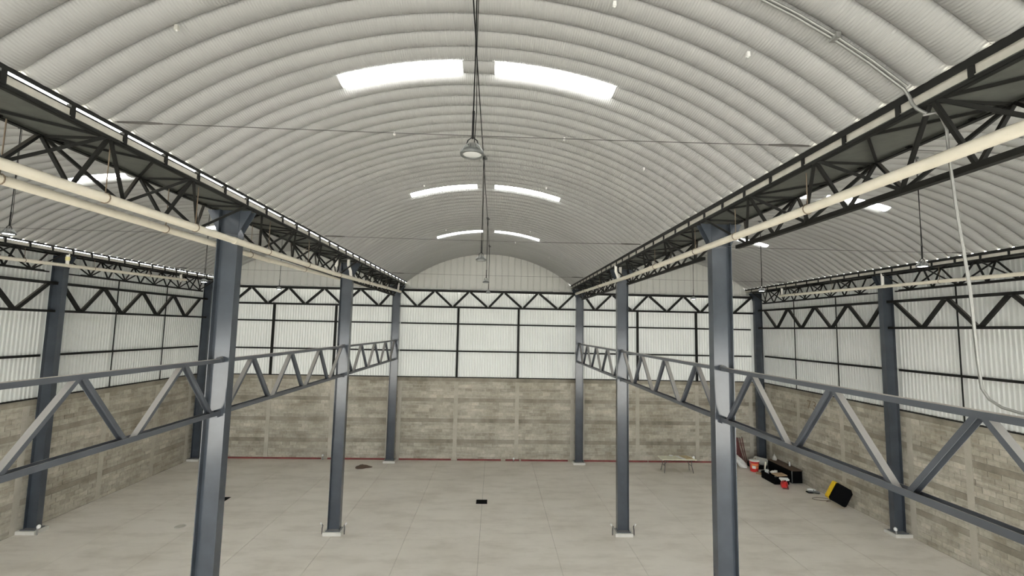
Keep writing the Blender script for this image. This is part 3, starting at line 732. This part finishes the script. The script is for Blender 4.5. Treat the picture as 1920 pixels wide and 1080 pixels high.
# ---- corner clutter
# white sack
vs = []; fs = []; n, m = 14, 9
bx0, by0 = 14.52, 26.25
for i in range(m + 1):
    u = i / m; 
    rr = 0.30 * math.sin(math.pi * min(1, 0.12 + 0.8 * u)) ** 0.6 * (1 - 0.35 * u)
    for k in range(n):
        a = 2 * math.pi * k / n; w = 1 + 0.10 * math.sin(3 * a + 4 * u) + 0.05 * math.sin(7 * a)
        vs.append((bx0 - 0.16 * u + rr * w * math.cos(a) * 0.9, by0 + 0.5 * u - .3 + rr * w * math.sin(a), max(0.0, 0.02 + 0.55 * u + 0.10 * math.sin(a) * (u - .5))))
fs = [(i * n + k, i * n + (k + 1) % n, (i + 1) * n + (k + 1) % n, (i + 1) * n + k) for i in range(m) for k in range(n)] + [tuple(range(n - 1, -1, -1)), tuple(range(m * n, m * n + n))]
q = thing('sack', 'white slumped sack on the floor beside the near right column', 'sack', (bx0, by0, 0))
part('sack_body', MB().add(vs, fs, True), 'bag', q)
part('sack_tie', MB().tube([(bx0 - .16 + .1 * math.cos(a), by0 + .2 + .1 * math.sin(a), 0.54) for a in [2 * math.pi * k / 12 for k in range(13)]], 0.012, 6), 'tin', q)
# leaning maroon bars
for i, (xb, xt, h, w) in enumerate(((14.98, 14.80, 1.48, 'middle'), (15.06, 14.93, 1.54, 'rightmost and longest'), (14.88, 14.66, 1.36, 'leftmost'))):
    d0 = Vector((xb, 26.62 - .03 * i, 0.0)); d1 = Vector((xt, 26.93, h))
    q = thing('leaning_bar', w + ' of the maroon steel bars leaning on the far wall', 'bar', tuple(d0), 'maroon bars leaning in the corner')
    part('bar_shaft', MB().sweep(bar(0.04, 0.03), d0, d1, (0, 1, 0)), 'maroon', q)
    part('bar_end', MB().sweep(bar(0.048, 0.036), d1 - (d1 - d0) * .03, d1, (0, 1, 0)), 'lampdark', q)
q = thing('steel_plate', 'maroon panel leaning on the far wall behind the white sack', 'panel', (14.65, 26.9, 0))
part('plate', MB().prism([(14.42, 26.86, 0.0), (14.92, 26.86, 0.0), (14.76, 27.03, 1.45), (14.45, 27.03, 1.5)], (0, -0.02, 0)), 'maroon', q)
part('plate_edge', MB().tube([(14.42, 26.84, 0.01), (14.45, 27.01, 1.5), (14.76, 27.01, 1.45)], 0.015, 6), 'lampdark', q)
q = thing('dark_bag', 'dark bag slumped between the leaning bars and the red bucket', 'bag', (15.12, 26.42, 0))
part('bag_body', MB().lathe([(0.13, 0), (0.16, 0.08), (0.15, 0.22), (0.10, 0.32), (0.06, 0.36), (0.004, 0.36)], (15.12, 26.42, 0), 12), 'cord', q)
part('bag_strap', MB().tube([(15.06, 26.4, 0.32), (15.08, 26.4, 0.44), (15.16, 26.4, 0.44), (15.18, 26.4, 0.32)], 0.015, 6), 'maroon', q)
# red bucket
bc = (14.82, 25.5, 0)
q = thing('bucket', 'red bucket with white and orange print beside the grey roll', 'bucket', bc)
part('pail', MB().lathe([(0.20, 0), (0.245, 0.52), (0.26, 0.53), (0.26, 0.56), (0.235, 0.56), (0.19, 0.03), (0.004, 0.03)], bc, 24), 'redp', q)
lab = MB(); vs = []
for z, r in ((0.20, 0.2215), (0.45, 0.2425)):
    for k in range(9):
        a = math.radians(200 + 110 * k / 8); vs.append((bc[0] + r * math.cos(a), bc[1] + r * math.sin(a), z))
part('printed_label', lab.add(vs, [(k, k + 1, 9 + k + 1, 9 + k) for k in range(8)], True), 'orange', q)['label'] = 'orange printed label'
lab = MB(); vs = []
for z, r in ((0.18, 0.223), (0.33, 0.235)):
    for k in range(5):
        a = math.radians(215 + 45 * k / 4); vs.append((bc[0] + r * math.cos(a), bc[1] + r * math.sin(a), z))
part('white_patch', lab.add(vs, [(k, k + 1, 5 + k + 1, 5 + k) for k in range(4)], True), 'white', q)
part('lid', MB().lathe([(0.262, 0.555), (0.265, 0.585), (0.24, 0.60), (0.004, 0.60)], bc, 24), 'bag', q)
part('bail_handle', MB().tube([(bc[0] - .26, bc[1], 0.5), (bc[0] - .2, bc[1] - .2, 0.36), (bc[0], bc[1] - .28, 0.32), (bc[0] + .2, bc[1] - .2, 0.36), (bc[0] + .26, bc[1], 0.5)], 0.008, 6), 'galv', q)
# grey roll lying behind
q = thing('sheet_roll', 'pale grey roll lying behind the red bucket', 'roll', (15.5, 25.95, 0))
part('roll_body', MB().tube([(15.13, 25.9, 0.50), (15.78, 25.98, 0.34)], 0.20, 20), 'tin', q)
part('roll_core', MB().tube([(15.115, 25.898, 0.503), (15.15, 25.902, 0.495)], 0.08, 14), 'card', q)
part('roll_rest', MB().box(15.2, 15.75, 25.8, 26.1, 0.0, 0.22), 'black', q)
# blue rag, board under bucket
q = thing('blue_rag', 'crumpled dark blue rag between the red bucket and the tool crate', 'rag', (15.2, 25.05, 0))
vs = []; n = 16
for r, h in ((0.02, 0.17), (0.12, 0.15), (0.2, 0.09), (0.26, 0.0)):
    for k in range(n):
        a = 2 * math.pi * k / n; w = r * (1 + .25 * math.sin(4 * a + r * 20)); vs.append((15.2 + w * math.cos(a), 25.05 + w * math.sin(a), max(0, h + (.02 * math.sin(5 * a) if h else 0))))
part('rag_fold', MB().add(vs, [(i * n + k, (i + 1) * n + k, (i + 1) * n + (k + 1) % n, i * n + (k + 1) % n) for i in range(3) for k in range(n)], True), 'blue', q)
solo('wooden_offcut', MB().prism([(14.62, 25.0, 0.0), (15.05, 24.72, 0.0), (15.16, 24.85, 0.0), (14.72, 25.14, 0.0)], (0, 0, 0.09)), 'card', (14.9, 24.9, 0), 'pinkish brown offcut lying on the floor in front of the red bucket', 'offcut')
# long black crate against the wall
q = thing('equipment_case', 'long black case with brown top standing against the right wall', 'case', (15.85, 24.5, 0))
part('case_body', MB().box(15.60, 16.13, 23.45, 25.5, 0.03, 0.62), 'black', q)
part('case_lid', MB().box(15.58, 16.15, 23.43, 25.52, 0.62, 0.66), 'dirt', q)
part('edge_trim', MB().box(15.575, 15.61, 23.425, 23.46, 0.03, 0.62), 'lampdark', q)
for yy in (23.6, 25.3): part('foot', MB().box(15.63, 16.1, yy - .05, yy + .05, 0, 0.03), 'cord', q)
q = thing('white_bottle', 'slim white bottle standing on the long black case', 'bottle', (15.98, 24.2, 0.66))
part('bottle_body', MB().lathe([(0.035, 0), (0.04, 0.02), (0.04, 0.15), (0.018, 0.2), (0.018, 0.24), (0.004, 0.245)], (15.98, 24.2, 0.66), 14), 'white', q)
part('bottle_cap', MB().lathe([(0.022, 0.235), (0.022, 0.275), (0.004, 0.28)], (15.98, 24.2, 0.66), 12), 'card', q)
q = thing('clear_bag', 'pale crumpled bag at the far end of the long black case', 'bag', (15.85, 25.3, 0.66))
part('bag_body', MB().lathe([(0.10, 0), (0.13, 0.05), (0.09, 0.18), (0.03, 0.28), (0.004, 0.3)], (15.85, 25.3, 0.66), 9), 'tin', q)
part('bag_knot', MB().lathe([(0.02, 0.28), (0.035, 0.31), (0.004, 0.33)], (15.85, 25.3, 0.66), 8), 'tin', q)
# low black crate full of tools
q = thing('tool_crate', 'low black crate heaped with tools in front of the long black case', 'crate', (14.95, 23.75, 0))
cr = MB()
cr.box(14.6, 15.35, 23.3, 24.45, 0.02, 0.05)
part('crate_bottom', cr, 'black', q)
for a in ((14.6, 14.64, 23.3, 24.45), (15.31, 15.35, 23.3, 24.45), (14.64, 15.31, 23.3, 23.34), (14.64, 15.31, 24.41, 24.45)): part('crate_side', MB().box(a[0], a[1], a[2], a[3], 0.0, 0.36), 'black', q)
solo('cardboard_piece', MB().prism([(14.78, 23.36, 0.37), (15.34, 23.42, 0.38), (15.26, 23.80, 0.40), (14.72, 23.74, 0.39)], (0, 0, 0.05)), 'card', (15.0, 23.7, 0.37), 'flat brown cardboard on top of the tool crate', 'cardboard')
solo('white_tray', MB().prism([(14.84, 23.12, 0.22), (15.30, 23.20, 0.22), (15.26, 23.34, 0.30), (14.82, 23.29, 0.30)], (0, 0, 0.06)), 'white', (15.05, 23.22, 0.22), 'white plastic tray tucked at the front of the tool crate', 'tray')
for i, (x, y, r, nm) in enumerate(((14.78, 24.25, 0.10, 'round white pot at the left of the tool crate'), (15.18, 24.12, 0.075, 'small white pot at the right back of the tool crate'))):
    p = thing('white_pot', nm, 'pot', (x, y, 0.05))
    part('pot_body', MB().lathe([(r * .9, 0), (r, 0.36), (r * 1.06, 0.37), (r * 1.06, 0.40), (r * .9, 0.40), (r * .85, 0.34), (0.004, 0.34)], (x, y, 0.05), 18), 'white', p)
    part('pot_lid', MB().lathe([(r * .84, 0.345), (r * .8, 0.37), (0.004, 0.375)], (x, y, 0.05), 16), 'bag', p)
solo('crumpled_paper', MB().lathe([(0.18, 0), (0.2, 0.05), (0.13, 0.10), (0.004, 0.11)], (15.0, 23.98, 0.36), 7), 'bag', (15.0, 23.98, 0.36), 'crumpled white paper on the tool crate', 'paper')
p = thing('broom_stick', 'cream wooden stick standing up behind the tool crate', 'handle', (14.86, 24.58, 0))
part('shaft', MB().tube([(14.82, 24.55, 0.0), (14.9, 24.62, 0.45), (15.0, 24.70, 0.72)], 0.045, 10), 'pvc', p)
part('ferrule', MB().tube([(14.815, 24.545, 0.0), (14.83, 24.56, 0.10)], 0.055, 10), 'galv', p)
p = thing('red_sander', 'red and dark power tool lying in front of the tool crate', 'tool', (14.85, 22.9, 0))
part('tool_body', MB().tube([(15.05, 23.2, 0.12), (14.9, 23.0, 0.13), (14.78, 22.82, 0.12), (14.70, 22.70, 0.09)], [0.13, 0.17, 0.16, 0.11], 14), 'redp', p)
part('tool_base', MB().prism([(14.62, 22.66, 0), (14.86, 22.58, 0), (15.14, 23.08, 0), (14.9, 23.2, 0)], (0, 0, 0.05)), 'maroon', p)
part('tool_grip', MB().tube([(15.05, 23.1, 0.2), (14.95, 22.98, 0.30), (14.82, 22.86, 0.26), (14.78, 22.8, 0.2)], 0.025, 8), 'black', p)
# yellow and black case leaning on its corner
yc = empty('tilted_case', (15.60, 20.6, 0.0)); tag(yc, 'big black and yellow case tipped on its edge against the right wall', 'case')
rot = Matrix.Rotation(math.radians(-9), 3, 'Z') @ Matrix.Rotation(math.radians(28), 3, 'Y')
def rp(name, mb, mat, lift=0.185):
    mb.v = [(x, y, z + lift) for x, y, z in (tuple(rot @ Vector(v)) for v in mb.v)]
    return link(name, mb.mesh(name, mat), yc)
def rr_poly(w, h, c): return [(-w / 2 + c, 0), (w / 2 - c, 0), (w / 2, c), (w / 2, h - c * 2.2), (w / 2 - c * 2.2, h), (-w / 2 + c, h), (-w / 2, h - c), (-w / 2, c)]
rp('case_front', MB().prism([(a, -0.30, b) for a, b in rr_poly(0.74, 0.80, 0.06)], (0, 0.10, 0)), 'black')
rp('case_shell', MB().prism([(a, -0.20, b) for a, b in rr_poly(0.74, 0.80, 0.05)], (0, 0.30, 0)), 'yellow')
rp('case_rim', MB().prism([(a, -0.315, b + .05) for a, b in rr_poly(0.62, 0.70, 0.05)], (0, 0.018, 0)), 'black')
for q in (-0.14, 0.0): rp('case_wheel', MB().tube([(0.30, q - .04, 0.03), (0.30, q + .04, 0.03)], 0.045, 14), 'cord')

# grinder and cord beside it
p = thing('small_tool', 'small white and dark tool lying by the yellow and black case', 'tool', (15.75, 22.1, 0))
part('tool_body', MB().tube([(15.55, 22.2, 0.07), (15.8, 22.12, 0.08), (15.95, 21.95, 0.07)], [0.06, 0.07, 0.05], 10), 'lampdark', p)
part('tool_cover', MB().tube([(15.52, 22.22, 0.13), (15.64, 22.18, 0.15), (15.74, 22.13, 0.14)], [0.05, 0.06, 0.05], 10), 'white', p)
part('tool_cover', MB().tube([(15.78, 22.12, 0.14), (15.86, 22.08, 0.14)], [0.055, 0.045], 10), 'white', p)
part('tool_guard', MB().box(15.5, 15.75, 22.1, 22.3, 0.0, 0.04), 'black', p)
cpts = [(15.75 + 0.45 * math.cos(a) - .25, 21.15 + 0.28 * math.sin(a), 0.014 + 0.006 * k % 2) for k, a in enumerate([2 * math.pi * k / 20 for k in range(19)])] + [(15.55, 21.0, 0.02), (15.7, 20.9, 0.05)]
q = thing('cord_loop', 'thin dark cord looped on the floor before the yellow and black case', 'cord', (15.5, 21.15, 0))
part('cord', MB().tube(cpts, 0.011, 6), 'hanger', q)
part('plug', MB().tube([cpts[0], (cpts[0][0] + .02, cpts[0][1] - .07, .02)], 0.02, 8), 'black', q)

# brush-painted figures on the right wall
cu = bpy.data.curves.new('painted_figures', 'FONT'); cu.body = '73'; cu.size = 0.62; cu.extrude = 0.002; cu.space_character = 1.25
tmp = bpy.data.objects.new('tmp_text', cu); COL.objects.link(tmp)
bpy.context.view_layer.update()
me = bpy.data.meshes.new_from_object(tmp.evaluated_get(bpy.context.evaluated_depsgraph_get())); bpy.data.objects.remove(tmp)
me.materials.clear(); me.materials.append(M['paintmark']); me.name = 'painted_figures'
o = link('painted_figures', me, None, (XW - 0.012, 23.05, 3.82)); o.rotation_euler = (math.pi / 2, 0, -math.pi / 2)
tag(o, 'brown brush-painted figures high on the right block wall', 'painted mark')
